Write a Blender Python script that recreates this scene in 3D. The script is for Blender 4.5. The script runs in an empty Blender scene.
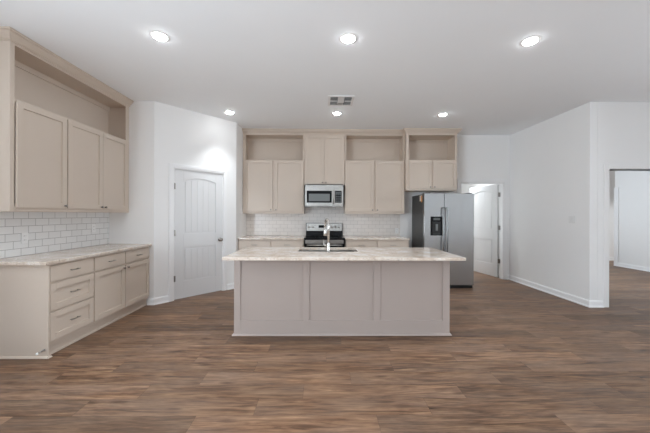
import bpy, bmesh, math
from mathutils import Vector, Matrix
PI = math.pi
sc = bpy.context.scene
COL = sc.collection

# ------------------------------------------------------------------ camera, world, light, exposure
CAM_H = 1.365
cd = bpy.data.cameras.new('camera')
cd.sensor_fit = 'HORIZONTAL'; cd.sensor_width = 36.0
cd.lens = 36.0 * 288.25 / 650.0
cd.shift_y = -2.24 / 650.0
cd.clip_start = 0.05; cd.clip_end = 60
cam = bpy.data.objects.new('camera', cd); COL.objects.link(cam)
cam.matrix_world = (Matrix.Translation((0, 0, CAM_H)) @ Matrix.Rotation(-0.0118, 4, 'Z')
                    @ Matrix.Rotation(PI / 2, 4, 'X') @ Matrix.Rotation(0.0034, 4, 'Z'))
sc.camera = cam

world = bpy.data.worlds.new('daylight'); sc.world = world; world.use_nodes = True
bg = world.node_tree.nodes['Background']
bg.inputs['Color'].default_value = (0.93, 0.96, 1.0, 1); bg.inputs['Strength'].default_value = 1.0

vs = sc.view_settings
vs.view_transform = 'Standard'; vs.look = 'None'; vs.gamma = 1.0; vs.use_curve_mapping = False
vs.exposure = -0.03

REAR_FILL_POWER = 2.0  # strength of the fill light added in the unseen rear windows
LEFT_POWER = 360.0
RIGHT_POWER = 315.0
SIDE_FILL_POWER = 56.0  # strength of the fill light added in the side room
LAMP_POWER = 5.6
DAY = (0.815, 0.91, 1.0)
LAMP_COL = (0.90, 0.96, 1.0)

def area(name, loc, rot, sx, sy, power, color, shape='RECTANGLE', spread=PI):
    l = bpy.data.lights.new(name, 'AREA'); l.shape = shape; l.size = sx; l.size_y = sy
    l.energy = power; l.color = color; l.spread = spread
    o = bpy.data.objects.new(name, l); COL.objects.link(o)
    o.location = loc; o.rotation_euler = rot
    return o
REAR_Y = -3.4
WIN_X = (-2.0, 0.55, 3.1)
UP = math.radians(36)
for wx in WIN_X:     # fill light added in each unseen rear window, tilted up into the room
    area('window_daylight', (wx, REAR_Y + 0.03, 1.5), (PI / 2 + UP, 0, 0), 1.9, 2.1, REAR_FILL_POWER, DAY)
area('window_daylight', (-3.14, -.9, 1.5), (PI / 2 + UP * .27, 0, -PI / 2), 2.6, 2.1, LEFT_POWER, DAY)     # fill light added in unseen glass doors on the left
area('window_daylight', (8.26, 1.6, 1.5), (PI / 2 + UP * .1, 0, PI / 2), 4.4, 2.1, RIGHT_POWER, DAY)      # fill light added in unseen glass doors on the right
area('window_daylight', (5.6, 8.55, 1.45), (PI / 2, 0, PI), 1.8, 1.7, SIDE_FILL_POWER, DAY)  # fill light added in an unseen window to brighten the side room

sc.cycles.use_denoising = True
sc.cycles.max_bounces = 14; sc.cycles.diffuse_bounces = 10; sc.cycles.glossy_bounces = 5
sc.cycles.sample_clamp_indirect = 6.0
sc.cycles.caustics_reflective = False; sc.cycles.caustics_refractive = False

# ------------------------------------------------------------------ materials
def s2l(c):
    return tuple(((v / 255) / 12.92) if v / 255 <= 0.04045 else (((v / 255) + 0.055) / 1.055) ** 2.4 for v in c)
class NT:
    def __init__(s, name):
        s.m = bpy.data.materials.new(name); s.m.use_nodes = True
        s.t = s.m.node_tree; s.b = s.t.nodes['Principled BSDF']
    def n(s, typ, **kw):
        nd = s.t.nodes.new(typ)
        for k, v in kw.items():
            if k in nd.inputs: nd.inputs[k].default_value = v
            else: setattr(nd, k, v)
        return nd
    def l(s, a, b): s.t.links.new(a, b)
    def math(s, op, a, b=None, clamp=False):
        nd = s.t.nodes.new('ShaderNodeMath'); nd.operation = op; nd.use_clamp = clamp
        for i, v in enumerate((a, b)):
            if v is None: continue
            if isinstance(v, (int, float)): nd.inputs[i].default_value = v
            else: s.l(v, nd.inputs[i])
        return nd.outputs[0]
    def ramp(s, fac, stops):
        nd = s.t.nodes.new('ShaderNodeValToRGB'); e = nd.color_ramp.elements
        while len(e) < len(stops): e.new(0.5)
        for el, (p, c) in zip(e, stops):
            el.position = p; el.color = (c[0], c[1], c[2], 1) if not isinstance(c, (int, float)) else (c, c, c, 1)
        s.l(fac, nd.inputs[0]); return nd.outputs[0]
    def mix(s, fac, a, b, mode='MIX'):
        nd = s.t.nodes.new('ShaderNodeMix'); nd.data_type = 'RGBA'; nd.blend_type = mode
        for i, v in ((0, fac), (6, a), (7, b)):
            if isinstance(v, (int, float)): nd.inputs[i].default_value = v
            elif isinstance(v, tuple): nd.inputs[i].default_value = (*v[:3], 1)
            else: s.l(v, nd.inputs[i])
        return nd.outputs[2]
    def coord(s, scale=None, kind='Object'):
        tc = s.t.nodes.new('ShaderNodeTexCoord'); o = tc.outputs[kind]
        if scale:
            mp = s.t.nodes.new('ShaderNodeMapping'); mp.inputs['Scale'].default_value = scale
            s.l(o, mp.inputs['Vector']); o = mp.outputs[0]
        return o
    def bump(s, h, strength, dist=0.002):
        nd = s.t.nodes.new('ShaderNodeBump'); nd.inputs['Strength'].default_value = strength
        nd.inputs['Distance'].default_value = dist
        s.l(h, nd.inputs['Height']); s.l(nd.outputs[0], s.b.inputs['Normal'])
    def base(s, col, rough, metal=0.0, spec=0.5):
        b = s.b.inputs
        if isinstance(col, tuple): b['Base Color'].default_value = (*col[:3], 1)
        else: s.l(col, b['Base Color'])
        b['Roughness'].default_value = rough; b['Metallic'].default_value = metal
        b['Specular IOR Level'].default_value = spec
        return s
M = {}
def paint(name, col, rough, bump=0.0, scale=180.0, var=0.0, spec=0.4):
    t = NT(name); c = t.coord()
    nz = t.n('ShaderNodeTexNoise', Scale=scale, Detail=3.0); t.l(c, nz.inputs['Vector'])
    n2 = t.n('ShaderNodeTexNoise', Scale=3.0, Detail=2.0); t.l(c, n2.inputs['Vector'])
    lo = tuple(v * (1 - var) for v in col); hi = tuple(min(1, v * (1 + var)) for v in col)
    t.base(t.mix(n2.outputs[0], lo, hi), rough, 0, spec)
    if bump: t.bump(nz.outputs[0], bump, 0.0012)
    M[name] = t.m
paint('wall_paint', (0.875, 0.873, 0.865), 0.7, 0.12, 160, 0.01, 0.3)
paint('ceiling_paint', (0.925, 0.95, 0.97), 0.85, 0.2, 120, 0.01, 0.2)
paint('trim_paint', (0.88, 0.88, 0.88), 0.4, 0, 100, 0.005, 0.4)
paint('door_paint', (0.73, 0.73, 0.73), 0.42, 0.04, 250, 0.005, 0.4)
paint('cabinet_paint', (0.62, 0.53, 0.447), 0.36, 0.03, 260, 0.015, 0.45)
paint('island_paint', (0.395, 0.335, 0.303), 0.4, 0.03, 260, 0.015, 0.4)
paint('white_plastic', (0.80, 0.80, 0.79), 0.35, 0, 100, 0.0)
paint('vent_dark', (0.16, 0.16, 0.16), 0.7, 0, 100, 0.05)
paint('black_glass', (0.010, 0.010, 0.011), 0.15, 0, 100, 0.0, 0.14)
paint('black_plastic', (0.02, 0.02, 0.021), 0.35, 0, 100, 0.0)
paint('grey_glass', (0.16, 0.17, 0.17), 0.12, 0, 100, 0.02, 0.6)
paint('fridge_side', (0.075, 0.077, 0.075), 0.45, 0.05, 300, 0.02)
paint('patch_orange', (0.75, 0.30, 0.06), 0.4, 0, 100, 0.0)
paint('patch_cream', (0.85, 0.80, 0.70), 0.4, 0, 100, 0.0)
paint('display_grey', (0.10, 0.11, 0.11), 0.2, 0, 100, 0.0)
paint('mark_white', (0.7, 0.7, 0.7), 0.5, 0, 100, 0.0)

def metal(name, col, rough, stretch, amt=0.08):
    t = NT(name); c = t.coord(stretch)
    nz = t.n('ShaderNodeTexNoise', Scale=1.0, Detail=4.0); t.l(c, nz.inputs['Vector'])
    t.base(t.mix(nz.outputs[0], tuple(v * .95 for v in col), tuple(min(1, v * 1.05) for v in col)), rough, 1.0)
    r = t.ramp(nz.outputs[0], [(0.3, max(0, rough - amt)), (0.7, rough + amt)])
    t.l(r, t.b.inputs['Roughness'])
    M[name] = t.m
metal('brushed_steel', (0.44, 0.447, 0.45), 0.25, (500, 500, 30), 0.02)
metal('brushed_steel_flat', (0.45, 0.44, 0.42), 0.3, (6, 400, 400))
metal('polished_nickel', (0.50, 0.475, 0.445), 0.26, (60, 60, 60), 0.04)
metal('dark_nickel', (0.27, 0.25, 0.23), 0.32, (60, 60, 60), 0.04)
metal('pull_nickel', (0.42, 0.395, 0.36), 0.3, (60, 60, 60), 0.04)

metal('handle_steel', (0.30, 0.305, 0.31), 0.32, (60, 60, 60), 0.04)
# granite: pale beige-white with fine grey and brown grains and a few dark flecks
t = NT('granite'); c = t.coord()
n1 = t.n('ShaderNodeTexNoise', Scale=7.0, Detail=7.0, Roughness=0.62, Distortion=0.5); t.l(c, n1.inputs['Vector'])
n2 = t.n('ShaderNodeTexNoise', Scale=85.0, Detail=6.0, Roughness=0.7); t.l(c, n2.inputs['Vector'])
n3 = t.n('ShaderNodeTexNoise', Scale=26.0, Detail=8.0, Roughness=0.8, Distortion=0.9); t.l(c, n3.inputs['Vector'])
a = t.ramp(n1.outputs[0], [(0.34, s2l((200, 182, 165))), (0.5, s2l((217, 203, 189))), (0.66, s2l((230, 223, 215)))])
sp = t.ramp(n2.outputs[0], [(0.38, 1.0), (0.45, 0.0)])
a = t.mix(t.math('MULTIPLY', sp, 0.45), a, s2l((140, 124, 112)))
vn = t.ramp(n3.outputs[0], [(0.575, 0.0), (0.62, 1.0)])
a = t.mix(t.math('MULTIPLY', vn, 0.75), a, s2l((86, 78, 75)))
sp2 = t.ramp(n2.outputs[0], [(0.57, 0.0), (0.64, 1.0)])
a = t.mix(t.math('MULTIPLY', sp2, 0.6), a, s2l((243, 242, 240)))
t.base(a, 0.1, 0, 0.5); M['granite'] = t.m

# subway tile: horizontal axis of the wall (h) and z; a running bond of 152 x 76 mm
def tile(name, haxis, face, grout, z0, h0):
    t = NT(name); c = t.coord(); sx = t.n('ShaderNodeSeparateXYZ'); t.l(c, sx.inputs[0])
    cb = t.n('ShaderNodeCombineXYZ')
    t.l(t.math('SUBTRACT', sx.outputs[haxis], h0), cb.inputs[0]); t.l(t.math('SUBTRACT', sx.outputs['Z'], z0), cb.inputs[1])
    br = t.n('ShaderNodeTexBrick', Scale=1.0); br.offset = 0.5
    br.inputs['Brick Width'].default_value = 0.1545; br.inputs['Row Height'].default_value = 0.0785
    br.inputs['Mortar Size'].default_value = 0.0024; br.inputs['Mortar Smooth'].default_value = 0.25
    br.inputs['Color1'].default_value = (*face, 1); br.inputs['Color2'].default_value = (*[v * .95 for v in face], 1)
    br.inputs['Mortar'].default_value = (*grout, 1); br.inputs['Bias'].default_value = 0
    t.l(cb.outputs[0], br.inputs['Vector'])
    t.base(br.outputs['Color'], 0.14, 0, 0.5)
    t.l(t.ramp(br.outputs['Fac'], [(0, 0.24), (1, 0.8)]), t.b.inputs['Roughness'])
    inv = t.math('SUBTRACT', 1.0, br.outputs['Fac']); t.bump(inv, 0.5, 0.0015)
    M[name] = t.m
tile('tile_left', 'Y', (0.80, 0.80, 0.79), (0.33, 0.32, 0.31), 0.915, 2.70)
tile('tile_back', 'X', (0.82, 0.785, 0.75), (0.48, 0.455, 0.43), 0.915, -1.563)

# vinyl plank floor: planks lie along x, each row shifted by its own amount
t = NT('plank_floor'); c = t.coord(); sx = t.n('ShaderNodeSeparateXYZ'); t.l(c, sx.inputs[0])
PW, PL = 0.178, 1.22
ry = t.math('DIVIDE', sx.outputs['Y'], PW); row = t.math('FLOOR', ry); fy = t.math('FRACT', ry)
wn = t.n('ShaderNodeTexWhiteNoise', noise_dimensions='1D'); t.l(row, wn.inputs['W'])
rx = t.math('ADD', t.math('DIVIDE', sx.outputs['X'], PL), wn.outputs['Value'])
pid = t.math('FLOOR', rx); fx = t.math('FRACT', rx)
cb = t.n('ShaderNodeCombineXYZ'); t.l(row, cb.inputs[0]); t.l(pid, cb.inputs[1])
w2 = t.n('ShaderNodeTexWhiteNoise', noise_dimensions='2D'); t.l(cb.outputs[0], w2.inputs['Vector'])
gv = t.n('ShaderNodeCombineXYZ')
t.l(t.math('ADD', sx.outputs['X'], t.math('MULTIPLY', w2.outputs['Value'], 37.0)), gv.inputs[0])
t.l(sx.outputs['Y'], gv.inputs[1]); t.l(t.math('MULTIPLY', row, 3.7), gv.inputs[2])
mp = t.n('ShaderNodeMapping'); mp.inputs['Scale'].default_value = (2.4, 26.0, 1.0); t.l(gv.outputs[0], mp.inputs['Vector'])
g1 = t.n('ShaderNodeTexNoise', Scale=1.0, Detail=6.0, Roughness=0.62, Distortion=0.7); t.l(mp.outputs[0], g1.inputs['Vector'])
mp2 = t.n('ShaderNodeMapping'); mp2.inputs['Scale'].default_value = (1.1, 5.0, 1.0); t.l(gv.outputs[0], mp2.inputs['Vector'])
g2 = t.n('ShaderNodeTexNoise', Scale=1.0, Detail=4.0, Roughness=0.6, Distortion=0.4); t.l(mp2.outputs[0], g2.inputs['Vector'])
mp3 = t.n('ShaderNodeMapping'); mp3.inputs['Scale'].default_value = (8.0, 110.0, 1.0); t.l(gv.outputs[0], mp3.inputs['Vector'])
g3 = t.n('ShaderNodeTexNoise', Scale=1.0, Detail=3.0, Roughness=0.6); t.l(mp3.outputs[0], g3.inputs['Vector'])
FD, FM, FL, FG = (56, 39, 30), (115, 87, 67), (153, 124, 98), (122, 104, 91)
g = t.ramp(g1.outputs[0], [(0.28, s2l(FD)), (0.5, s2l(FM)), (0.74, s2l(FL))])
g = t.mix(t.ramp(g2.outputs[0], [(0.38, 0.0), (0.66, 0.5)]), g, s2l(FG))
tone = t.ramp(w2.outputs['Value'], [(0.0, 0.76), (0.5, 0.98), (1.0, 1.2)])
g = t.mix(1.0, g, tone, 'MULTIPLY')
fine = t.ramp(g3.outputs[0], [(0.3, 0.72), (0.7, 1.2)])
mp4 = t.n('ShaderNodeMapping'); mp4.inputs['Scale'].default_value = (2.6, 9.0, 1.0); t.l(gv.outputs[0], mp4.inputs['Vector'])
kn = t.n('ShaderNodeTexVoronoi', Scale=1.0); t.l(mp4.outputs[0], kn.inputs['Vector'])
g = t.mix(t.ramp(kn.outputs['Distance'], [(0.0, 0.75), (0.10, 0.45), (0.22, 0.0)]), g, s2l((72, 52, 42)))
g = t.mix(1.0, g, fine, 'MULTIPLY')
ey = t.math('MULTIPLY', t.math('MINIMUM', fy, t.math('SUBTRACT', 1.0, fy)), PW)
ex = t.math('MULTIPLY', t.math('MINIMUM', fx, t.math('SUBTRACT', 1.0, fx)), PL)
seam = t.math('LESS_THAN', t.math('MINIMUM', ex, ey), 0.0014)
g = t.mix(t.math('MULTIPLY', seam, 0.45), g, (0.03, 0.022, 0.017))
t.base(g, 0.42, 0, 0.2)
t.l(t.ramp(g1.outputs[0], [(0.3, 0.36), (0.7, 0.5)]), t.b.inputs['Roughness'])
t.bump(t.math('SUBTRACT', t.math('MULTIPLY', g1.outputs[0], 0.4), seam), 0.12, 0.0015)
M['plank_floor'] = t.m

def emit(name, col, strength):
    t = NT(name); t.base((0.9, 0.9, 0.9), 0.5)
    t.b.inputs['Emission Color'].default_value = (*col, 1); t.b.inputs['Emission Strength'].default_value = strength
    M[name] = t.m
emit('lamp_glow', (0.97, 0.985, 1.0), 52.0)
t = NT('window_glass'); t.base((0.95, 0.97, 0.98), 0.02); t.b.inputs['Transmission Weight'].default_value = 1.0
M['window_glass'] = t.m

# ------------------------------------------------------------------ helpers
class MB:
    def __init__(s, oz=0.0): s.bm = bmesh.new(); s.oz = oz
    def v(s, p): return s.bm.verts.new((p[0], p[1], p[2] - s.oz))
    def f(s, vs):
        try: return s.bm.faces.new(vs)
        except ValueError: return None
    def box(s, x0, x1, y0, y1, z0, z1):
        q = [s.v((x, y, z)) for z in (z0, z1) for x, y in ((x0, y0), (x1, y0), (x1, y1), (x0, y1))]
        for i in ((3, 2, 1, 0), (4, 5, 6, 7), (0, 1, 5, 4), (1, 2, 6, 5), (2, 3, 7, 6), (3, 0, 4, 7)): s.f([q[k] for k in i])
        return s
    def prism(s, poly, lo, hi, plane='xz'):      # polygon in a plane, extruded along the third axis
        def P(a, b, c): return (a, c, b) if plane == 'xz' else (a, b, c) if plane == 'xy' else (c, a, b)
        A = [s.v(P(a, b, lo)) for a, b in poly]; B = [s.v(P(a, b, hi)) for a, b in poly]
        s.f(A); s.f(B[::-1]); n = len(poly)
        for i in range(n): s.f([A[i], B[i], B[(i + 1) % n], A[(i + 1) % n]])
        return s
    def tube(s, path, r, seg=12, cap=True):
        path = [Vector(p) for p in path]; n = len(path); rings = []
        rs = r if isinstance(r, (list, tuple)) else [r] * n
        up = None
        for i, p in enumerate(path):
            d = (path[min(i + 1, n - 1)] - path[max(i - 1, 0)]).normalized()
            if up is None: up = Vector((0, 0, 1)) if abs(d.z) < .9 else Vector((1, 0, 0))
            e1 = (up - d * up.dot(d)).normalized(); e2 = d.cross(e1); up = e1
            rings.append([s.v(p + (e1 * math.cos(2 * PI * k / seg) + e2 * math.sin(2 * PI * k / seg)) * rs[i]) for k in range(seg)])
        for a, b in zip(rings, rings[1:]):
            for k in range(seg): s.f([a[k], a[(k + 1) % seg], b[(k + 1) % seg], b[k]])
        if cap: s.f(rings[0][::-1]); s.f(rings[-1])
        return s
    def lathe(s, prof, centre, axis='z', seg=24):    # prof: (radius, along)
        c = Vector(centre); rings = []
        A = {'z': (Vector((1, 0, 0)), Vector((0, 1, 0)), Vector((0, 0, 1))),
             '-y': (Vector((1, 0, 0)), Vector((0, 0, 1)), Vector((0, -1, 0))),
             'y': (Vector((0, 0, 1)), Vector((1, 0, 0)), Vector((0, 1, 0)))}[axis]
        for r, h in prof:
            rings.append([s.v(c + A[2] * h + (A[0] * math.cos(2 * PI * k / seg) + A[1] * math.sin(2 * PI * k / seg)) * max(r, 1e-4)) for k in range(seg)])
        for a, b in zip(rings, rings[1:]):
            for k in range(seg): s.f([a[k], a[(k + 1) % seg], b[(k + 1) % seg], b[k]])
        s.f(rings[0][::-1]); s.f(rings[-1])
        return s
    def sweep(s, path, prof):     # profile (out, z) swept along a plan path with mitred corners; out is to the right of travel
        P = [Vector(p) for p in path]; n = len(P); rings = []
        nor = []
        for a, b in zip(P, P[1:]):
            d = (b - a).normalized(); nor.append(Vector((d.y, -d.x)))
        for i in range(n):
            if i == 0: m = nor[0]
            elif i == n - 1: m = nor[-1]
            else:
                m = nor[i - 1] + nor[i]; m = m / (1 + nor[i - 1].dot(nor[i]))
            rings.append([s.v((P[i].x + m.x * o, P[i].y + m.y * o, z)) for o, z in prof])
        k = len(prof)
        for a, b in zip(rings, rings[1:]):
            for j in range(k): s.f([a[j], b[j], b[(j + 1) % k], a[(j + 1) % k]])
        s.f(rings[0]); s.f(rings[-1][::-1])
        return s
    def build(s, name, mat, parent=None, bevel=0.0, smooth=False, loc=None, rotz=0.0, seg=2):
        bmesh.ops.recalc_face_normals(s.bm, faces=s.bm.faces)
        me = bpy.data.meshes.new(name); s.bm.to_mesh(me); s.bm.free()
        o = bpy.data.objects.new(name, me); COL.objects.link(o)
        me.materials.append(M[mat] if isinstance(mat, str) else mat)
        if parent: o.parent = parent
        if loc: o.location = loc
        if rotz: o.rotation_euler = (0, 0, rotz)
        if bevel:
            b = o.modifiers.new('edge', 'BEVEL'); b.width = bevel; b.segments = seg; b.limit_method = 'ANGLE'
            b.angle_limit = math.radians(35)
        if smooth:
            for p in me.polygons: p.use_smooth = True
            if smooth == 'auto':
                for e in me.edges: pass
                me.set_sharp_from_angle(angle=math.radians(40))
        return o
def tag(o, label=None, cat=None, group=None, kind=None):
    if label: o['label'] = label
    if cat: o['category'] = cat
    if group: o['group'] = group
    if kind: o['kind'] = kind
    return o
def thing(name, label, cat, loc=(0, 0, 0), rotz=0.0, group=None, kind=None):
    o = bpy.data.objects.new(name, None); COL.objects.link(o); o.empty_display_size = .1
    o.location = loc; o.rotation_euler = (0, 0, rotz)
    return tag(o, label, cat, group, kind)
def struct(o, label=None, cat=None): return tag(o, label, cat, kind='structure')

# ------------------------------------------------------------------ the room
ZC = 3.05
WH0, WH1 = 0.45, 2.55
LW = -3.185      # face of the left wall
LE = 4.35        # face of the wall the left cabinets run into
BW = 6.06        # face of the back wall
PA, PB = Vector((-2.51, LE)), Vector((-1.574, 5.332))   # the angled pantry wall
RX = 3.98        # face of the right wall
RE = 4.233       # face of the wall with the wide opening
DX0, DX1, DZ = 2.945, 3.85, 2.04       # utility doorway in the back wall
OX0, OX1, OZ = 4.268, 5.30, 2.047      # wide opening to the room on the right
struct(MB().box(-3.4, 10.2, REAR_Y - .2, 9.0, -0.12, 0).build('floor', 'plank_floor'), 'brown wood-look plank floor of the whole kitchen', 'floor')
struct(MB().box(-3.4, 10.2, REAR_Y - .2, 9.0, ZC, ZC + .12).build('ceiling', 'ceiling_paint'), 'flat pale grey ceiling with recessed lights', 'ceiling')
def wall(name, label, boxes, bevel=0.0):
    m = MB()
    for b in boxes: m.box(*b)
    return struct(m.build(name, 'wall_paint', bevel=bevel, seg=3), label, 'wall')
wall('wall_left', 'white wall behind the tiled counter on the left', [(LW - .12, LW, .4, LE + .12, 0, ZC), (LW - .12, LW, REAR_Y, -2.2, 0, ZC), (LW - .12, LW, -2.2, .4, WH1, ZC), (LW - .12, LW, -2.2, .4, 0, WH0)])
m = MB().prism([(LW, LE), (PA.x, LE), (PA.x - .05, LE + .12), (LW, LE + .12)], 0, ZC, 'xy')
struct(m.build('wall_left_end', 'wall_paint'), 'narrow white wall at the end of the left cabinets', 'wall')
dv = PB - PA; PLEN = dv.length; PROT = math.atan2(dv.y, dv.x)
D0, D1, DH = 0.283, 1.092, 2.072      # pantry door opening along the angled wall
m = MB()
m.box(0, D0, 0, .11, 0, ZC); m.box(D1, PLEN, 0, .11, 0, ZC); m.box(D0, D1, 0, .11, DH, ZC)
struct(m.build('wall_pantry', 'wall_paint', loc=(PA.x, PA.y, 0), rotz=PROT), 'white angled wall around the closed arched-panel door', 'wall')
wall('wall_pantry_return', 'short white wall beside the back cabinets', [(PB.x - .11, PB.x, PB.y, BW, 0, ZC)])
wall('wall_back', 'white back wall behind the cabinets and fridge', [(PB.x - .11, DX0, BW, BW + .12, 0, ZC), (DX1, RX + .12, BW, BW + .12, 0, ZC), (DX0, DX1, BW, BW + .12, DZ, ZC)])
wall('wall_right', 'long white wall on the right with the light switch', [(RX, RX + .12, RE + .0, BW, 0, ZC)], .008)
wall('wall_right_end', 'white wall around the wide opening on the right', [(RX + .12, OX0, RE, RE + .12, 0, ZC), (OX0, OX1, RE, RE + .12, OZ, ZC), (OX1, 8.3, RE, RE + .12, 0, ZC)])
wall('wall_right_near', 'white side wall beyond the frame on the right, with an added shading stub', [(5.42, 5.54, 2.9, RE, 0, ZC), (8.3, 8.42, 3.8, RE + .12, 0, ZC), (8.3, 8.42, REAR_Y, -.6, 0, ZC), (8.3, 8.42, -.6, 3.8, WH1, ZC), (8.3, 8.42, -.6, 3.8, 0, WH0)])  # first box is an unseen stub added to shade the opening wall
WW = 1.9
xs = [LW - .12] + sum([[w - WW / 2, w + WW / 2] for w in WIN_X], []) + [8.42]
bx = [(xs[i], xs[i + 1], REAR_Y - .12, REAR_Y, 0, ZC) for i in (0, 2, 4, 6)]
bx += [(w - WW / 2, w + WW / 2, REAR_Y - .12, REAR_Y, a, b) for w in WIN_X for a, b in ((0, WH0), (WH1, ZC))]
wall('wall_rear', 'white wall with added windows behind the camera', bx)
# the room seen through the opening on the right, and the utility room behind the back wall
wall('wall_side_room', 'bright white wall seen through the right opening', [(7.95, 8.07, RE + .12, 7.72, 0, ZC)])
wall('wall_side_room_end', 'white end wall far beyond the right opening', [(4.10, 4.7, 8.6, 8.72, 0, ZC), (6.5, 10.0, 8.6, 8.72, 0, ZC), (4.7, 6.5, 8.6, 8.72, 0, .6), (4.7, 6.5, 8.6, 8.72, 2.3, ZC)])
wall('wall_hall', 'white wall of the hall beyond the side room', [(9.88, 10.0, 4.6, 8.6, 0, ZC), (8.07, 9.88, 4.6, 4.72, 0, ZC)])
wall('wall_utility', 'bright white walls of the utility room behind the open door', [(2.70, 2.82, BW + .12, 8.2, 0, ZC), (RX, RX + .12, BW + .12, 8.6, 0, ZC), (2.70, RX, 8.2, 8.32, 0, ZC)])

# unseen windows and glass doors, added as openings for the fill light
WINS = [(w, REAR_Y - .1, WH0, WH1, WW / 2, 0) for w in WIN_X] + [(5.6, 8.6, .6, 2.3, .9, 0), (LW - .02, -.9, WH0, WH1, 1.3, PI / 2), (8.4, 1.6, WH0, WH1, 2.2, PI / 2)]
WIN_LABEL = ['unseen white framed window added behind the camera, on the left', 'unseen white framed window added straight behind the camera', 'unseen white framed window added behind the camera, on the right',
             'unseen white framed window added in the side room', 'unseen white framed glass door added in the left wall', 'unseen white framed glass door added in the far right wall']
for i, (wx, wy, z0, z1, hw, rz) in enumerate(WINS):
    r = thing('window_%d' % (i + 1), WIN_LABEL[i], 'window', (wx, wy, z0), rz, kind='structure')
    h = z1 - z0; d = .08; fr = MB()
    fr.box(-hw, -hw + .06, 0, d, 0, h); fr.box(hw - .06, hw, 0, d, 0, h); fr.box(-hw + .06, hw - .06, 0, d, 0, .06); fr.box(-hw + .06, hw - .06, 0, d, h - .06, h)
    fr.box(-.03, .03, 0, d, .06, h - .06)
    fr.build('window_frame', 'trim_paint', r, .004)
    MB().box(-hw + .05, -.02, d / 2 - .003, d / 2 + .003, .05, h - .05).box(.02, hw - .05, d / 2 - .003, d / 2 + .003, .05, h - .05).build('window_pane', 'window_glass', r)

# baseboards
BBP = [(0, 0), (.026, 0), (.026, .012), (.020, .02), (.013, .022), (.013, .078), (.010, .09), (.005, .1), (0, .1)]
def baseboard(name, path, label):
    return struct(MB().sweep(path, BBP).build(name, 'trim_paint'), label, 'baseboard')
dirp = dv.normalized()
def along(s): return (PA + dirp * s).to_tuple()
baseboard('baseboard_left', [(-2.598, LE), (PA.x, LE), along(D0 - .08)], 'white baseboard left of the pantry door')
baseboard('baseboard_pantry', [along(D1 + .08), (PB.x, PB.y), (PB.x, 5.44)], 'white baseboard right of the pantry door')
baseboard('baseboard_right', [(RX, BW - .02), (RX, RE), (OX0 - .088, RE)], 'white baseboard along the right wall')
baseboard('baseboard_side_room', [(7.95, 7.72), (7.95, RE + .12)], 'white baseboard in the room through the opening')
baseboard('baseboard_back', [(DX1 + .075, BW), (RX, BW)], 'short white baseboard right of the utility door')
baseboard('baseboard_utility', [(2.82, 8.2), (RX, 8.2)], 'white baseboard at the back of the utility room')
baseboard('baseboard_hall', [(8.07, 8.6), (9.88, 8.6)], 'white baseboard at the end of the hall')

# casings
CAS = .082
m = MB()      # wide opening: casing on the face and a jamb liner
m.box(OX0 - CAS, OX0 - .006, RE - .016, RE, 0, OZ + CAS); m.box(OX1 + .006, OX1 + CAS, RE - .016, RE, 0, OZ + CAS)
m.box(OX0 - .006, OX1 + .006, RE - .016, RE, OZ + .006, OZ + CAS)
m.box(OX0 - .012, OX0, RE, RE + .12, 0, OZ); m.box(OX1, OX1 + .012, RE, RE + .12, 0, OZ); m.box(OX0, OX1, RE, RE + .12, OZ, OZ + .012)
struct(m.build('trim_1', 'wall_paint', bevel=.004), 'white casing of the wide opening on the right', 'trim')
m = MB().box(7.935, 7.95, 7.62, 7.72, 0, 2.12).box(7.935, 8.085, 7.72, 7.735, 0, 2.12)
struct(m.build('trim_2', 'trim_paint', bevel=.003), 'white upright casing seen through the right opening', 'trim')

# two-panel arched door leaf in its own frame: x along the leaf, front at -y, hinge at x = 0
def door_leaf(W, H, parent, panel_x, zs):
    T = .035; h = T / 2; x0, x1 = panel_x; l0, l1, u0, u1, rise = zs
    m = MB(); m.box(.004, W - .004, -h + .013, h - .013, .006, H - .006)
    m.box(0, x0, -h, h, 0, H); m.box(x1, W, -h, h, 0, H)
    m.box(x0, x1, -h, h, 0, l0); m.box(x0, x1, -h, h, l1, u0)
    def arch(x, r=rise, z=u1):
        q = (x - (x0 + x1) / 2) / ((x1 - x0) / 2); return z + r * (1 - q * q)
    N = 16; top = [(x0 + (x1 - x0) * k / N) for k in range(N + 1)]
    m.prism([(x, arch(x)) for x in top] + [(x1, H), (x0, H)], -h, h, 'xz')
    g = .028; n = 5; pw = (x1 - x0 - 2 * g) / n
    for k in range(n):
        a = x0 + g + k * pw + .0006; b = a + pw - .0012
        m.box(a, b, -h + .004, h - .004, l0 + g, l1 - g)
        xx = [a + (b - a) * j / 4 for j in range(5)]
        m.prism([(a, u0 + g), (b, u0 + g)] + [(x, arch(x) - g) for x in xx[::-1]], -h + .004, h - .004, 'xz')
    return m.build('door_leaf', 'door_paint', parent, .0018)
def hinges(parent, pts, y, mat='dark_nickel'):
    for x, z in pts:
        m = MB().box(x - .018, x + .016, y - .004, y, z - .045, z + .045); m.tube([(x, y - .008, z - .048), (x, y - .008, z + .048)], .008, 10)
        m.build('hinge', mat, parent, smooth=False)
def door_knob(parent, x, y, z, flip=1):
    ax = '-y' if flip > 0 else 'y'
    MB().lathe([(.032, 0), (.032, .006), (.012, .01), (.011, .03), (.026, .04), (.031, .052), (.026, .064), (.008, .068)], (x, y, z), ax, 20).build('door_knob', 'dark_nickel', parent, smooth=True)
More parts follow.
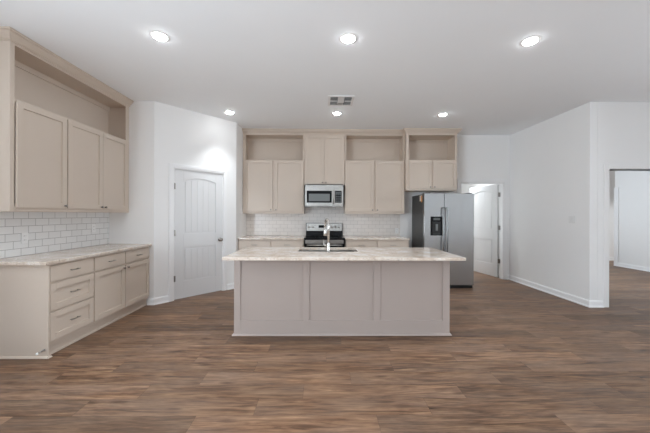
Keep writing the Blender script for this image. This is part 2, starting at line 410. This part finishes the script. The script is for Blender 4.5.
# pantry door
p = along(0)
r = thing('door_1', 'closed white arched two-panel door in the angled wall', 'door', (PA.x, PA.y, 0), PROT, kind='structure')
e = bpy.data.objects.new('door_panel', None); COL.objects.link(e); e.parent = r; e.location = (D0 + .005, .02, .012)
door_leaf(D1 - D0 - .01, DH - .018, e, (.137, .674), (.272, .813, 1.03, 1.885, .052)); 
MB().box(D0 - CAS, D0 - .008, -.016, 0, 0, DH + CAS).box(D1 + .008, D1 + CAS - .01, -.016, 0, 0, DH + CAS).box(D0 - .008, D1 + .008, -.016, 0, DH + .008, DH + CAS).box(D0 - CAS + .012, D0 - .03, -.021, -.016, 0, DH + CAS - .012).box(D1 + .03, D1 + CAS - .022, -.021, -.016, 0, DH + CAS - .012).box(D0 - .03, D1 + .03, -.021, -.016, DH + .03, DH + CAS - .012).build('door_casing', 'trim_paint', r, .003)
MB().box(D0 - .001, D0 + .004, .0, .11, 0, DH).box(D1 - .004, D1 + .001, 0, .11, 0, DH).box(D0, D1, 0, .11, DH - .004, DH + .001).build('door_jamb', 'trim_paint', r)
hinges(r, [(D0 + .006, 1.80), (D0 + .006, 1.06), (D0 + .006, .34)], .002)
door_knob(r, 1.043, .003, .914)
# utility door, swung back into the room behind
r = thing('door_2', 'white arched two-panel door standing open beside the fridge', 'door', (DX1 - .012, BW + .135, 0), kind='structure')
e = bpy.data.objects.new('door_panel', None); COL.objects.link(e); e.parent = r
e.location = (-.012, .01, .012); e.rotation_euler = (0, 0, PI / 2 + math.radians(11.5))
door_leaf(.86, 2.01, e, (.14, .72), (.272, .813, 1.03, 1.845, .052))
door_knob(e, .80, -.0175, .914); door_knob(e, .80, .0175, .914, -1)
ox, oy = DX1 - .012, BW + .135
m = MB()
for a, b in ((DX0 - CAS, DX0 - .006), (DX1 + .006, DX1 + CAS - .01)): m.box(a - ox, b - ox, BW - .016 - oy, BW - oy, 0, DZ + CAS)
m.box(DX0 - .006 - ox, DX1 + .006 - ox, BW - .016 - oy, BW - oy, DZ + .006, DZ + CAS)
m.build('door_casing', 'trim_paint', r, .003)
MB().box(DX0 - .001 - ox, DX0 + .014 - ox, BW - oy, BW + .12 - oy, 0, DZ).box(DX1 - .014 - ox, DX1 + .001 - ox, BW - oy, BW + .12 - oy, 0, DZ).box(DX0 - ox, DX1 - ox, BW - oy, BW + .12 - oy, DZ - .012, DZ + .001).build('door_jamb', 'trim_paint', r)
for z in (1.80, 1.087, .367):
    m = MB().box(-.032, -.003, -.022, -.0175, z - .045, z + .045).box(-.0065, -.002, -.055, -.0175, z - .045, z + .045); m.tube([(-.014, -.022, z - .048), (-.014, -.022, z + .048)], .009, 10)
    m.build('hinge', 'dark_nickel', r)

# tiled backsplashes
struct(MB().box(LW, LW + .008, 2.70, LE, .9145, 1.379).build('backsplash_left', 'tile_left'), 'white subway tile with grey grout above the left counter', 'backsplash')
struct(MB().box(PB.x + .001, 1.65, BW - .008, BW, .9145, 1.60).build('backsplash_back', 'tile_back'), 'white subway tile behind the range and back counters', 'backsplash')

# ------------------------------------------------------------------ cabinets
# local frame: x along the run from its left end, front of the face frame at y = 0, facing -y; z in world heights
CROWN = [(0, 2.962), (.011, 2.962), (.013, 2.970), (.011, 2.978), (.018, 2.981), (.026, 2.990), (.048, 3.010), (.054, 3.020), (.054, 3.028), (.066, 3.031), (.066, 3.0495), (0, 3.0495)]
def shaker(x0, x1, z0, z1, rail=.057, y=-.02):
    m = MB()
    m.box(x0, x0 + rail, y, -.0005, z0, z1); m.box(x1 - rail, x1, y, -.0005, z0, z1)
    m.box(x0 + rail, x1 - rail, y, -.0005, z0, z0 + rail); m.box(x0 + rail, x1 - rail, y, -.0005, z1 - rail, z1)
    m.box(x0 + rail - .004, x1 - rail + .004, y + .0135, y + .0175, z0 + rail - .004, z1 - rail + .004)
    return m
def slab(x0, x1, z0, z1, y=-.02): return MB().box(x0, x1, y, -.0005, z0, z1)
def shift(m, oz):
    for v in m.bm.verts: v.co.z -= oz
    return m
def knob(parent, x, z, oz, y=-.02):
    return MB(oz).lathe([(.006, 0), (.005, .012), (.011, .016), (.0135, .021), (.012, .026), (.004, .028)], (x, y, z), '-y', 14).build('knob', 'dark_nickel', parent, smooth=True)
def pull(parent, x, z, oz, y=-.02, L=.096):
    m = MB(oz); h = L / 2
    for sx in (-h, h): m.tube([(x + sx * .82, y, z), (x + sx * .82, y - .026, z)], .0045, 8)
    m.tube([(x - h - .012, y - .022, z), (x - h * .8, y - .028, z), (x, y - .031, z), (x + h * .8, y - .028, z), (x + h + .012, y - .022, z)], [.004, .006, .0055, .006, .004], 10)
    return m.build('pull', 'pull_nickel', parent, smooth=True)
def wall_cabinet(name, label, loc, rotz, w, dep, zb, doors, dz, niche, stile, crown, mat='cabinet_paint', group=None):
    """doors: (x0, x1, knob side); dz: (door bottom, door top); niche: (x0, x1, z0, z1) or None; crown: plan path."""
    oz = zb
    r = thing(name, label, 'cabinet', (loc[0], loc[1], zb), rotz, group)
    T = .018; zt = 3.0485; b = MB(oz); zs = niche[2] if niche else None
    b.box(0, T, .02, dep, zb, zt); b.box(w - T, w, .02, dep, zb, zt)
    b.box(T, w - T, .02, dep, zb + .012, zb + .03); b.box(T, w - T, dep - .006, dep, zb, zt)
    ztop = niche[3] if niche else dz[1] - .015
    b.box(T, w - T, .02, dep - .006, ztop + .003, zt)
    if niche:
        b.box(T, w - T, .02, dep - .006, zs - .02, zs)
        b.box(T, w - T, dep - .024, dep - .006, ztop - .055, ztop + .003)
    b.build('carcass', mat, r, .001)
    fr = MB(oz); x0, x1 = (niche[0], niche[1]) if niche else (stile, w - stile)
    fr.box(0, x0, 0, .02, zb, zt); fr.box(x1, w, 0, .02, zb, zt)
    fr.box(x0, x1, 0, .02, zb, dz[0] + .018); fr.box(x0, x1, 0, .02, ztop, zt)
    if niche: fr.box(x0, x1, 0, .02, zs - .035, zs)
    zt2 = zs - .035 if niche else ztop
    for (a0, a1, sa), (b0, b1, sb) in zip(doors, doors[1:]):      # stile behind each pair of doors
        fr.box(a1 - .018, b0 + .018, 0, .02, dz[0] + .018, zt2)
    fr.build('face_frame', mat, r, .0015)
    MB(oz).sweep(crown, CROWN).build('crown_molding', mat, r)
    for a, c, side in doors:
        d = shift(shaker(a, c, dz[0], dz[1]), oz).build('door', mat, r, .001)
        knob(d, (a + .03) if side == 'L' else (c - .03), dz[0] + .028, oz)
    return r
def base_cabinet(name, label, loc, rotz, w, dep, cols, mat='cabinet_paint', end=None, group=None, toe=.028):
    """cols: (x0, x1, [(z0, z1, style, hardware)])"""
    r = thing(name, label, 'cabinet', (loc[0], loc[1], 0), rotz, group)
    T = .018; b = MB()
    b.box(0, T, .02, dep, .1, .8825); b.box(w - T, w, .02, dep, .1, .8825); b.box(T, w - T, .02, dep, .1, .118); b.box(T, w - T, dep - .006, dep, .118, .8825)
    b.box(T, w - T, .02, dep - .006, .864, .8825)
    b.build('carcass', mat, r, .001)
    f = MB(); xs = sorted({0.0, w} | {v for c in cols for v in c[:2]})
    f.box(0, .02, 0, .02, .1, .8825); f.box(w - .02, w, 0, .02, .1, .8825)
    f.box(.02, w - .02, 0, .02, .1, .16); f.box(.02, w - .02, 0, .02, .84, .8825)
    for c in cols:
        if c[1] < w - .03: f.box(c[1] - .02, c[1] + .035, 0, .02, .16, .84)
        for (z0, z1, st, hw) in c[2][:-1]: f.box(max(c[0], .02), min(c[1], w - .02), .001, .02, z0 - .03, z0 + .02)
    f.build('face_frame', mat, r)
    MB().box(0, w, toe, toe + .016, 0, .1).box(0, w, toe - .012, toe, 0, .02).build('toe_kick', mat, r, .002)
    if end == 'L':
        ep = MB().box(-.018, 0, -.020, dep, 0, .8825).build('end_panel', mat, r, .003)
        MB().sweep([(-.018, dep), (-.018, -.020), (0, -.020), (0, toe - .013)], [(0, 0), (.012, 0), (.012, .006), (.008, .015), (0, .019)]).build('shoe_molding', mat, ep)
    for x0, x1, fronts in cols:
        for z0, z1, st, hw in fronts:
            nm = 'door' if st == 'door' else 'drawer'
            d = (slab if st == 'slab' else shaker)(x0, x1, z0, z1).build(nm, mat, r, .002)
            if hw == 'pull': pull(d, (x0 + x1) / 2, (z0 + z1) / 2, 0)
            elif hw == 'L': knob(d, x0 + .03, z1 - .035, 0)
            elif hw == 'R': knob(d, x1 - .03, z1 - .035, 0)
    return r

# left run, facing +x : local x = world y - start
UY0 = 2.698
wl = LE - UY0 - .002
wall_cabinet('wall_cabinet', 'taupe upper cabinet on the left wall with three doors under an open niche', (LW + .30, UY0), PI / 2, wl, .298, 1.38,
             [(.049, .580, 'R'), (.595, 1.111, 'R'), (1.117, 1.588, 'L')], (1.420, 2.428), (.043, wl - .07, 2.444, 2.942), .043,
             [(0, .298), (0, 0), (wl, 0)])
BX = -2.590     # face frame of the left base cabinets
base_cabinet('base_cabinet', 'taupe three-drawer base cabinet at the open end of the left counter', (BX, 2.763), PI / 2, .531, BX - LW - .004,
             [(.004, .523, [(.712, .864, 'slab', 'pull'), (.436, .690, 'shaker', 'pull'), (.145, .416, 'shaker', 'pull')])], end='L')
base_cabinet('base_cabinet', 'taupe base cabinet with two drawers over two doors beside the pantry door', (BX, 3.2945), PI / 2, LE - 3.2945 - .002, BX - LW - .004,
             [(.008, .512, [(.712, .864, 'slab', 'pull'), (.135, .692, 'door', 'R')]), (.528, 1.045, [(.712, .864, 'slab', 'pull'), (.135, .692, 'door', 'L')])])
def countertop(name, label, x0, x1, y0, y1, hole=None):
    z0, z1 = .883, .914
    m = MB()
    if not hole: m.box(x0, x1, y0, y1, z0, z1)
    else:
        a0, a1, b0, b1 = hole; R = .03
        inner = []
        for cx, cy, s in ((a1 - R, b1 - R, 0), (a0 + R, b1 - R, 1), (a0 + R, b0 + R, 2), (a1 - R, b0 + R, 3)):
            inner += [(cx + R * math.cos((s + k / 4) * PI / 2), cy + R * math.sin((s + k / 4) * PI / 2)) for k in range(5)]
        outer = [(x1, y1), (x0, y1), (x0, y0), (x1, y0)]
        It = [m.v((a, b, z1)) for a, b in inner]; Ib = [m.v((a, b, z0)) for a, b in inner]
        Ot = [m.v((a, b, z1)) for a, b in outer]; Ob = [m.v((a, b, z0)) for a, b in outer]
        n = len(It)
        for i in range(n): m.f([It[i], It[(i + 1) % n], Ib[(i + 1) % n], Ib[i]])
        for k in range(4): m.f([Ot[k], Ot[(k + 1) % 4], Ob[(k + 1) % 4], Ob[k]])
        for I, O in ((It, Ot), (Ib, Ob)):
            for k in range(4):
                for j in range(4): m.f([O[k], I[k * 5 + j], I[k * 5 + j + 1]])
                m.f([O[k], I[k * 5 + 4], I[((k + 1) * 5) % n], O[(k + 1) % 4]])
    o = m.build(name, 'granite', bevel=.004)
    return tag(o, label, 'countertop')
countertop('countertop', 'speckled granite countertop along the left wall', LW + .001, -2.545, 2.695, LE - .001)

# back run, facing -y
UF = 5.755
wall_cabinet('wall_cabinet', 'taupe upper cabinet with two tall doors and a niche beside the pantry wall', (PB.x + .004, UF), 0, 1.222, BW - UF - .002, 1.376,
             [(.036, .594, 'R'), (.634, 1.206, 'L')], (1.424, 2.432), (.055, 1.192, 2.444, 2.942), .04, [(0, 0), (1.222, 0)])
wall_cabinet('wall_cabinet', 'taupe two-door upper cabinet directly above the microwave', (-.347, UF), 0, .806, BW - UF - .002, 1.953,
             [(.014, .392, 'R'), (.400, .792, 'L')], (1.967, 2.938), None, .02, [(0, 0), (.806, 0)])
wall_cabinet('wall_cabinet', 'taupe upper cabinet with two tall doors and a niche between microwave and fridge', (.461, UF), 0, 1.197, BW - UF - .002, 1.376,
             [(.016, .581, 'R'), (.619, 1.187, 'L')], (1.424, 2.432), (.03, 1.167, 2.444, 2.942), .03, [(0, 0), (1.197, 0)])
FF = 5.655
wall_cabinet('wall_cabinet', 'taupe upper cabinet with two short doors and a niche above the fridge', (1.661, FF), 0, 1.010, BW - FF - .002, 1.838,
             [(.055, .500, 'R'), (.524, .985, 'L')], (1.878, 2.430), (.055, .968, 2.444, 2.932), .05, [(0, .09), (0, 0), (1.010, 0), (1.010, BW - FF - .002)])
BF = 5.452
def back_base(label, x, w):
    h = w / 2
    base_cabinet('base_cabinet', label, (x, BF), 0, w, BW - BF - .002,
                 [(.012, h - .012, [(.712, .864, 'slab', 'pull'), (.135, .692, 'door', 'R')]), (h + .012, w - .012, [(.712, .864, 'slab', 'pull'), (.135, .692, 'door', 'L')])])
back_base('taupe base cabinet left of the range by the pantry wall', PB.x + .004, 1.236)
back_base('taupe base cabinet right of the range by the fridge', .452, 1.205)
countertop('countertop', 'granite countertop left of the range', PB.x + .001, -.333, 5.42, BW - .0085)
countertop('countertop', 'granite countertop between the range and the fridge', .447, 1.668, 5.42, BW - .0085)

# ------------------------------------------------------------------ island
IX0, IX1, IY0, IY1 = -.981, 1.455, 3.25, 3.905
r = thing('kitchen_island', 'long taupe panelled island under the granite top', 'island', ((IX0 + IX1) / 2, IY0, 0))
ox = (IX0 + IX1) / 2; w = (IX1 - IX0) / 2; D = IY1 - IY0
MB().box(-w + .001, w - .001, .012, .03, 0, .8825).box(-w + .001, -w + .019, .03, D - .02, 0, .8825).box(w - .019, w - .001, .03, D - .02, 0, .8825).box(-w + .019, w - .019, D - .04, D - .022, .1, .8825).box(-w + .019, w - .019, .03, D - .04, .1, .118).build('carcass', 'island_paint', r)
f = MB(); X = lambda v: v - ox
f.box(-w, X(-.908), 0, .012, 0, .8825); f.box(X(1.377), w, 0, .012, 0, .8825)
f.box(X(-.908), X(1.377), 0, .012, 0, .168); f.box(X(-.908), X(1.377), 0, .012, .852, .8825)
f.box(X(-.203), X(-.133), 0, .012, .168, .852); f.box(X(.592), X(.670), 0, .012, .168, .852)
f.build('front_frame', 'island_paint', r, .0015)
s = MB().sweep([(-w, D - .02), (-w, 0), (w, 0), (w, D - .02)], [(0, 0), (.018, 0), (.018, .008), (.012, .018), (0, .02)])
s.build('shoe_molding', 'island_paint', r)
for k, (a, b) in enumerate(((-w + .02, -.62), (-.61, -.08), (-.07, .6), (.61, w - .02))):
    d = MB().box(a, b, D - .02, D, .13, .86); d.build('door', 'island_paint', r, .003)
SX0, SX1, SY0, SY1 = -.285, .445, 3.485, 3.865
countertop('countertop', 'large speckled granite top of the island with the sink cut-out', -1.030, 1.512, 2.993, 3.935, (SX0, SX1, SY0, SY1))
m = MB()
def basin(m, x0, x1, y0, y1, z0, z1, t=.003):
    m.box(x0 - t, x0, y0 - t, y1 + t, z0, z1); m.box(x1, x1 + t, y0 - t, y1 + t, z0, z1)
    m.box(x0, x1, y0 - t, y0, z0, z1); m.box(x0, x1, y1, y1 + t, z0, z1); m.box(x0 - t, x1 + t, y0 - t, y1 + t, z0 - t, z0)
basin(m, SX0 + .004, SX1 - .004, SY0 + .004, SY1 - .004, .68, .8825)
m.box(SX0 + .39, SX0 + .40, SY0 + .005, SY1 - .005, .68, .83)
sk = thing('sink', 'stainless undermount sink set into the island top', 'sink', (0, 0, .677))
shift(m, .677).build('basin', 'brushed_steel_flat', sk, .002)
for x in (SX0 + .2, SX1 - .16): shift(MB().lathe([(.045, 0), (.045, .004), (.03, .005), (.028, .002)], (x, 3.68, .6805), 'z', 18), .677).build('drain', 'dark_nickel', sk, smooth=True)
fx, fy = .082, 3.405
r = thing('faucet', 'tall brushed nickel gooseneck faucet standing at the island sink', 'faucet', (fx, fy, .9145))
MB().lathe([(.029, 0), (.029, .006), (.023, .012), (.0185, .03), (.0175, .11), (.0135, .12)], (0, 0, 0), 'z', 20).build('base', 'polished_nickel', r, smooth=True)
pth = [(0, 0, .1), (0, 0, .31)]
for k in range(1, 13):
    a = PI * k / 12; R = .085
    q = R * (1 - math.cos(a)); pth.append((-q * .22, q * .97, .31 + R * .92 * math.sin(a)))
pth.append((pth[-1][0], pth[-1][1], .29))
MB().tube(pth, .0145, 16).build('spout', 'polished_nickel', r, smooth=True)
e = pth[-1]
MB().lathe([(.0125, 0), (.017, -.008), (.0185, -.07), (.021, -.11), (.017, -.114)], (e[0], e[1], .295), 'z', 18).build('spray_head', 'polished_nickel', r, smooth=True)
MB().tube([(-.012, 0, .075), (-.045, 0, .078), (-.052, 0, .09), (-.058, .0, .15)], [.010, .010, .0085, .006], 12).build('lever_handle', 'polished_nickel', r, smooth=True)

# ------------------------------------------------------------------ range
r = thing('range', 'freestanding stainless and black electric range', 'range', (.056, 5.40, 0))
hw = .380; Dp = BW - .012 - 5.40
MB().box(-hw, hw, .03, Dp, .06, .896).box(-hw + .03, hw - .03, .06, Dp - .03, 0, .06).build('body', 'black_plastic', r, .003)
ct = MB().box(-hw - .003, hw + .003, .0, Dp - .06, .897, .918).build('cooktop', 'black_glass', r, .004)
for x, y, q in ((-.19, .15, .11), (.19, .15, .085), (-.19, .40, .085), (.19, .40, .11)):
    m = MB(); seg = 32
    m.lathe([(q, 0), (q, .0006), (q - .006, .0006), (q - .006, 0)], (x, y, .9182), 'z', seg); m.build('burner_ring', 'display_grey', ct)
bgd = MB().prism([(Dp - .075, .919), (Dp, .919), (Dp, 1.182), (Dp - .045, 1.182), (Dp - .058, 1.015)], -hw, hw, 'yz')
bgd = bgd.build('backguard', 'black_glass', r, .003)
MB().prism([(Dp - .0605, 1.022), (Dp - .0565, 1.022), (Dp - .0445, 1.174), (Dp - .0495, 1.174)], -hw + .012, hw - .012, 'yz').build('control_panel', 'brushed_steel_flat', bgd)
yk = Dp - .056
MB().prism([(yk - .001, 1.067), (yk + .003, 1.067), (yk + .008, 1.138), (yk + .003, 1.138)], -.118, .03, 'yz').build('clock_display', 'black_glass', bgd)
for x in (-.32, -.235, .16, .235, .315):
    MB().lathe([(.024, 0), (.022, .02), (.005, .022)], (x, yk + .003, 1.10), '-y', 16).build('control_knob', 'pull_nickel', bgd, smooth=True)
dr = MB().box(-hw + .002, hw - .002, -.012, .029, .235, .893).build('oven_door', 'black_glass', r, .004)
MB().box(-hw + .02, hw - .02, -.016, -.0122, .815, .884).build('door_strip', 'brushed_steel_flat', dr, .001)
MB().box(-.25, .25, -.0145, -.0122, .40, .70).build('oven_window', 'grey_glass', dr)
m = MB().tube([(-.33, -.055, .79), (.33, -.055, .79)], .012, 12)
for x in (-.30, .30): m.tube([(x, -.012, .79), (x, -.055, .79)], .009, 8)
m.build('handle', 'brushed_steel_flat', dr, smooth=True)
MB().box(-hw + .002, hw - .002, -.008, .029, .07, .228).build('drawer', 'brushed_steel_flat', r, .004)

# ------------------------------------------------------------------ microwave
my = 5.648; mz0, mz1 = 1.516, 1.936
r = thing('microwave', 'stainless over-range microwave mounted above the range', 'microwave', (.048, my, mz0)); hw = .374
h = mz1 - mz0
MB().box(-hw, hw, .022, BW - .01 - my, .008, h + .016).build('body', 'black_plastic', r, .003)
dr = MB().box(-hw, .196, 0, .021, .016, h - .035).box(-hw, hw, 0, .021, h - .034, h).box(-hw, hw, 0.002, .021, .0, .0155).build('door', 'brushed_steel_flat', r, .002)
MB().box(-hw + .033, .150, -.002, -.0002, .075, h - .11).build('door_glass', 'black_glass', dr, .001)
MB().box(-hw + .075, .110, -.0035, -.0022, .105, h - .17).build('window', 'grey_glass', dr)
m = MB().tube([(.183, -.035, .05), (.183, -.035, h - .09)], .011, 12)
for z in (.075, h - .115): m.tube([(.183, 0, z), (.183, -.035, z)], .008, 8)
m.build('handle', 'brushed_steel_flat', dr, smooth=True)
pn = MB().box(.198, hw, 0, .021, .016, h - .035).build('control_panel', 'brushed_steel_flat', r, .002)
MB().box(.212, hw - .03, -.002, -.0002, .075, h - .11).build('keypad', 'black_glass', pn)
MB().box(.222, hw - .04, -.003, -.0022, h - .165, h - .13).build('display', 'display_grey', pn)
for i in range(4):
    for j in range(3):
        x = .224 + j * .039; z = .092 + i * .045
        MB().box(x, x + .027, -.003, -.0022, z, z + .026).build('button', 'display_grey', pn)
MB().box(-.14, .16, .03, .2, -.006, .0075).build('vent_grille', 'black_plastic', r)

# ------------------------------------------------------------------ fridge
r = thing('refrigerator', 'stainless side-by-side refrigerator with a black water dispenser', 'refrigerator', (1.894, 5.29, 0))
FW = .922; FH = 1.758
cab = MB().box(.0, FW - .0, .085, BW - .04 - 5.29, .03, FH - .012).build('body', 'fridge_side', r, .004)
SP = .372
def fdoor(x0, x1):
    m = MB(); N = 8; pts = []
    for k in range(N + 1):
        q = k / N; x = x0 + (x1 - x0) * q; pts.append((x, .004 + .003 * (2 * q - 1) ** 4))
    m.prism(pts + [(x1, .08), (x0, .08)], .062, FH, 'xy'); return m.build('door', 'brushed_steel', r, .004, smooth='auto')
d1 = fdoor(0, SP - .003); d2 = fdoor(SP + .003, FW)
for d, x in ((d1, SP - .032), (d2, SP + .036)):
    m = MB(); zt, zb = 1.50, .55
    m.tube([(x, .012, zt), (x, -.03, zt - .012), (x, -.048, zt - .06), (x, -.052, (zt + zb) / 2), (x, -.048, zb + .06), (x, -.03, zb + .012), (x, .012, zb)], .0125, 12)
    m.build('handle', 'handle_steel', d, smooth=True)
ds = MB().box(.118, .150, -.006, .003, .98, 1.33).box(.302, .334, -.006, .003, .98, 1.33).box(.150, .302, -.006, .003, 1.235, 1.33).box(.150, .302, -.006, .003, .98, 1.0).build('dispenser', 'black_glass', d1, .002)
MB().box(.151, .301, -.0035, .0035, 1.001, 1.234).build('dispenser_recess', 'black_plastic', d1)
MB().box(.165, .287, -.0075, -.0062, 1.262, 1.305).build('dispenser_display', 'display_grey', d1)
MB().box(.205, .247, -.016, -.0036, 1.07, 1.19).build('dispenser_paddle', 'grey_glass', d1, .003)
MB().box(.16, .292, -.014, -.0036, 1.002, 1.012).build('drip_tray', 'display_grey', d1)
MB().box(.01, FW - .01, .03, .084, .004, .058).build('toe_grille', 'black_plastic', r, .002)
for x in (.03, FW - .12): MB().box(x, x + .09, .02, .2, FH - .0005, FH + .014).build('hinge_cover', 'fridge_side', r, .004)
s1 = MB().box(-.002, -.0003, .11, .25, 1.62, 1.73).build('patch', 'patch_cream', r); s1['label'] = 'small cream and orange sticker'  # thin cream box on the fridge side, with an orange one over it
MB().box(-.0035, -.0021, .11, .17, 1.60, 1.72).build('patch_band', 'patch_orange', s1)

# ------------------------------------------------------------------ small fittings
def outlet(name, label, loc, rotz, gangs=1, rocker=False):
    r = thing(name, label, 'light switch' if rocker else 'outlet', loc, rotz)
    W = .07 + .046 * (gangs - 1)
    pl = MB().box(-W / 2, W / 2, -.006, 0, -.057, .057).build('cover_plate', 'white_plastic', r, .002)
    for g in range(gangs):
        x = (g - (gangs - 1) / 2) * .046
        if rocker: MB().box(x - .0165, x + .0165, -.010, -.0062, -.033, .033).build('rocker', 'white_plastic', r, .0015)
        else:
            for z in (-.022, .022):
                k = MB().box(x - .0165, x + .0165, -.0085, -.0062, z - .015, z + .015).build('socket', 'white_plastic', r, .002)
                MB().box(x - .008, x - .006, -.009, -.0084, z - .005, z + .007).box(x + .006, x + .008, -.009, -.0084, z - .005, z + .007).build('slots', 'black_plastic', k)
    return r
outlet('light_switch', 'white double rocker switch on the right wall', (RX - .0005, 4.535, 1.295), -PI / 2, 2, True)
outlet('outlet', 'white outlet on the left tile nearest the camera', (LW + .0085, 3.12, 1.10), PI / 2)
outlet('outlet', 'white outlet on the left tile near the pantry end', (LW + .0085, 4.05, 1.16), PI / 2)
outlet('outlet', 'white outlet on the back tile beside the fridge', (1.585, BW - .0085, 1.02), 0)
r = thing('door_stop', 'tiny door stop with a white tip low on the left end panel', 'door stop', (-2.63, 2.743, .06))
MB().lathe([(.010, 0), (.010, .004), (.006, .008), (.006, .03)], (.03, -.0035, .02), '-y', 12).build('stem', 'dark_nickel', r, smooth=True)
MB().tube([(.028, -.022, .018), (.004, -.038, .006)], .0045, 10).build('spring', 'pull_nickel', r, smooth=True)
MB().lathe([(.008, 0), (.011, .004), (.011, .012), (.004, .016)], (-.002, -.034, .002), '-y', 12).build('tip', 'white_plastic', r, smooth=True)

# ceiling vent
r = thing('ceiling_vent', 'square white four-way air vent on the ceiling above the island', 'vent', (.278, 4.27, ZC))
V = .185
MB().box(-V, V, -V, -V + .03, -.012, -.0005).box(-V, V, V - .03, V, -.012, -.0005).box(-V, -V + .03, -V + .03, V - .03, -.012, -.0005).box(V - .03, V, -V + .03, V - .03, -.012, -.0005).build('vent_frame', 'white_plastic', r, .002)
MB().box(-V + .03, V - .03, -V + .03, V - .03, -.0025, -.0008).build('backing', 'vent_dark', r)
MB().box(-V + .031, -.054, -.006, .006, -.012, -.003).build('cross_bar', 'white_plastic', r)
MB().box(.054, V - .031, -.006, .006, -.012, -.003).build('cross_bar', 'white_plastic', r)
i = V - .03; c3 = .052
def louvers(x0, x1, y0, y1, axis, lean):
    m = MB(); n = 5
    for k in range(n):
        q = (k + .5) / n
        if axis == 'x':
            y = y0 + (y1 - y0) * q; m.prism([(y - .004 * lean, -.0026), (y + .008 * lean, -.012), (y + .0095 * lean, -.0115), (y - .0025 * lean, -.0026)], x0, x1, 'yz')
        else:
            x = x0 + (x1 - x0) * q; m.prism([(x - .004 * lean, -.0026), (x + .008 * lean, -.012), (x + .0095 * lean, -.0115), (x - .0025 * lean, -.0026)], y0, y1, 'xz')
    return m.build('louvers', 'white_plastic', r)
louvers(-i, -c3, -i, -.008, 'x', -1); louvers(-i, -c3, .008, i, 'x', -1)
louvers(c3, i, -i, -.008, 'x', -1); louvers(c3, i, .008, i, 'x', -1)
louvers(-c3 + .004, c3 - .004, .05, i, 'y', -1)
MB().box(-c3 + .004, c3 - .004, -i, .052, -.012, -.0026).build('centre_plate', 'white_plastic', r)

# recessed ceiling lights: trim ring, glowing lens and the light it throws; those out of view are added
LAMPS = [(-1.541, 2.757, 'recessed ceiling light in the near row beside the left upper cabinets'),
         (.25, 2.76, 'recessed ceiling light in the near row, middle of three'),
         (2.015, 2.768, 'recessed ceiling light in the near row nearest the right wall'),
         (-1.533, 4.80, 'recessed ceiling light in front of the angled pantry wall'),
         (.251, 4.81, 'recessed ceiling light just behind the air vent, facing the microwave'),
         (2.034, 4.825, 'recessed ceiling light in the far row in front of the fridge'),
         (-1.54, .6, 'unseen recessed ceiling light added near the camera on the left'), (.25, .6, 'unseen recessed ceiling light added above the camera'),  # row out of view, added only for its light
         (2.02, .6, 'unseen recessed ceiling light added near the camera on the right'),
         (5.9, 6.2, 'unseen recessed ceiling light added in the room through the right opening'),  # added out of view to light the side-room wall
         (8.9, 7.6, 'unseen recessed ceiling light added in the hall beyond the side room'),  # added out of view to brighten the strip of hall
         (3.35, 7.1, 'unseen recessed ceiling light added in the utility room')]  # added out of view to brighten the space behind the open door
for x, y, lab in LAMPS:
    r = thing('recessed_light', lab, 'ceiling light', (x, y, ZC), group='recessed ceiling lights')
    m = MB(); m.lathe([(.060, -.0005), (.088, -.0005), (.088, -.002), (.082, -.0035), (.062, -.005), (.060, -.005), (.060, -.0006)], (0, 0, 0), 'z', 40)
    m.build('trim_ring', 'white_plastic', r, smooth='auto')
    MB().lathe([(.059, -.0006), (.059, -.008), (.053, -.014), (.036, -.019), (.0, -.0205)], (0, 0, 0), 'z', 40).build('lens', 'lamp_glow', r, smooth='auto')
    p = LAMP_POWER * (3.6 if y > 7 else 2.2 if y > 6 else 1)
    area('lamp_beam', (x, y, ZC - .022), (0, 0, 0), .112, .112, p, LAMP_COL, 'DISK', math.radians(80))
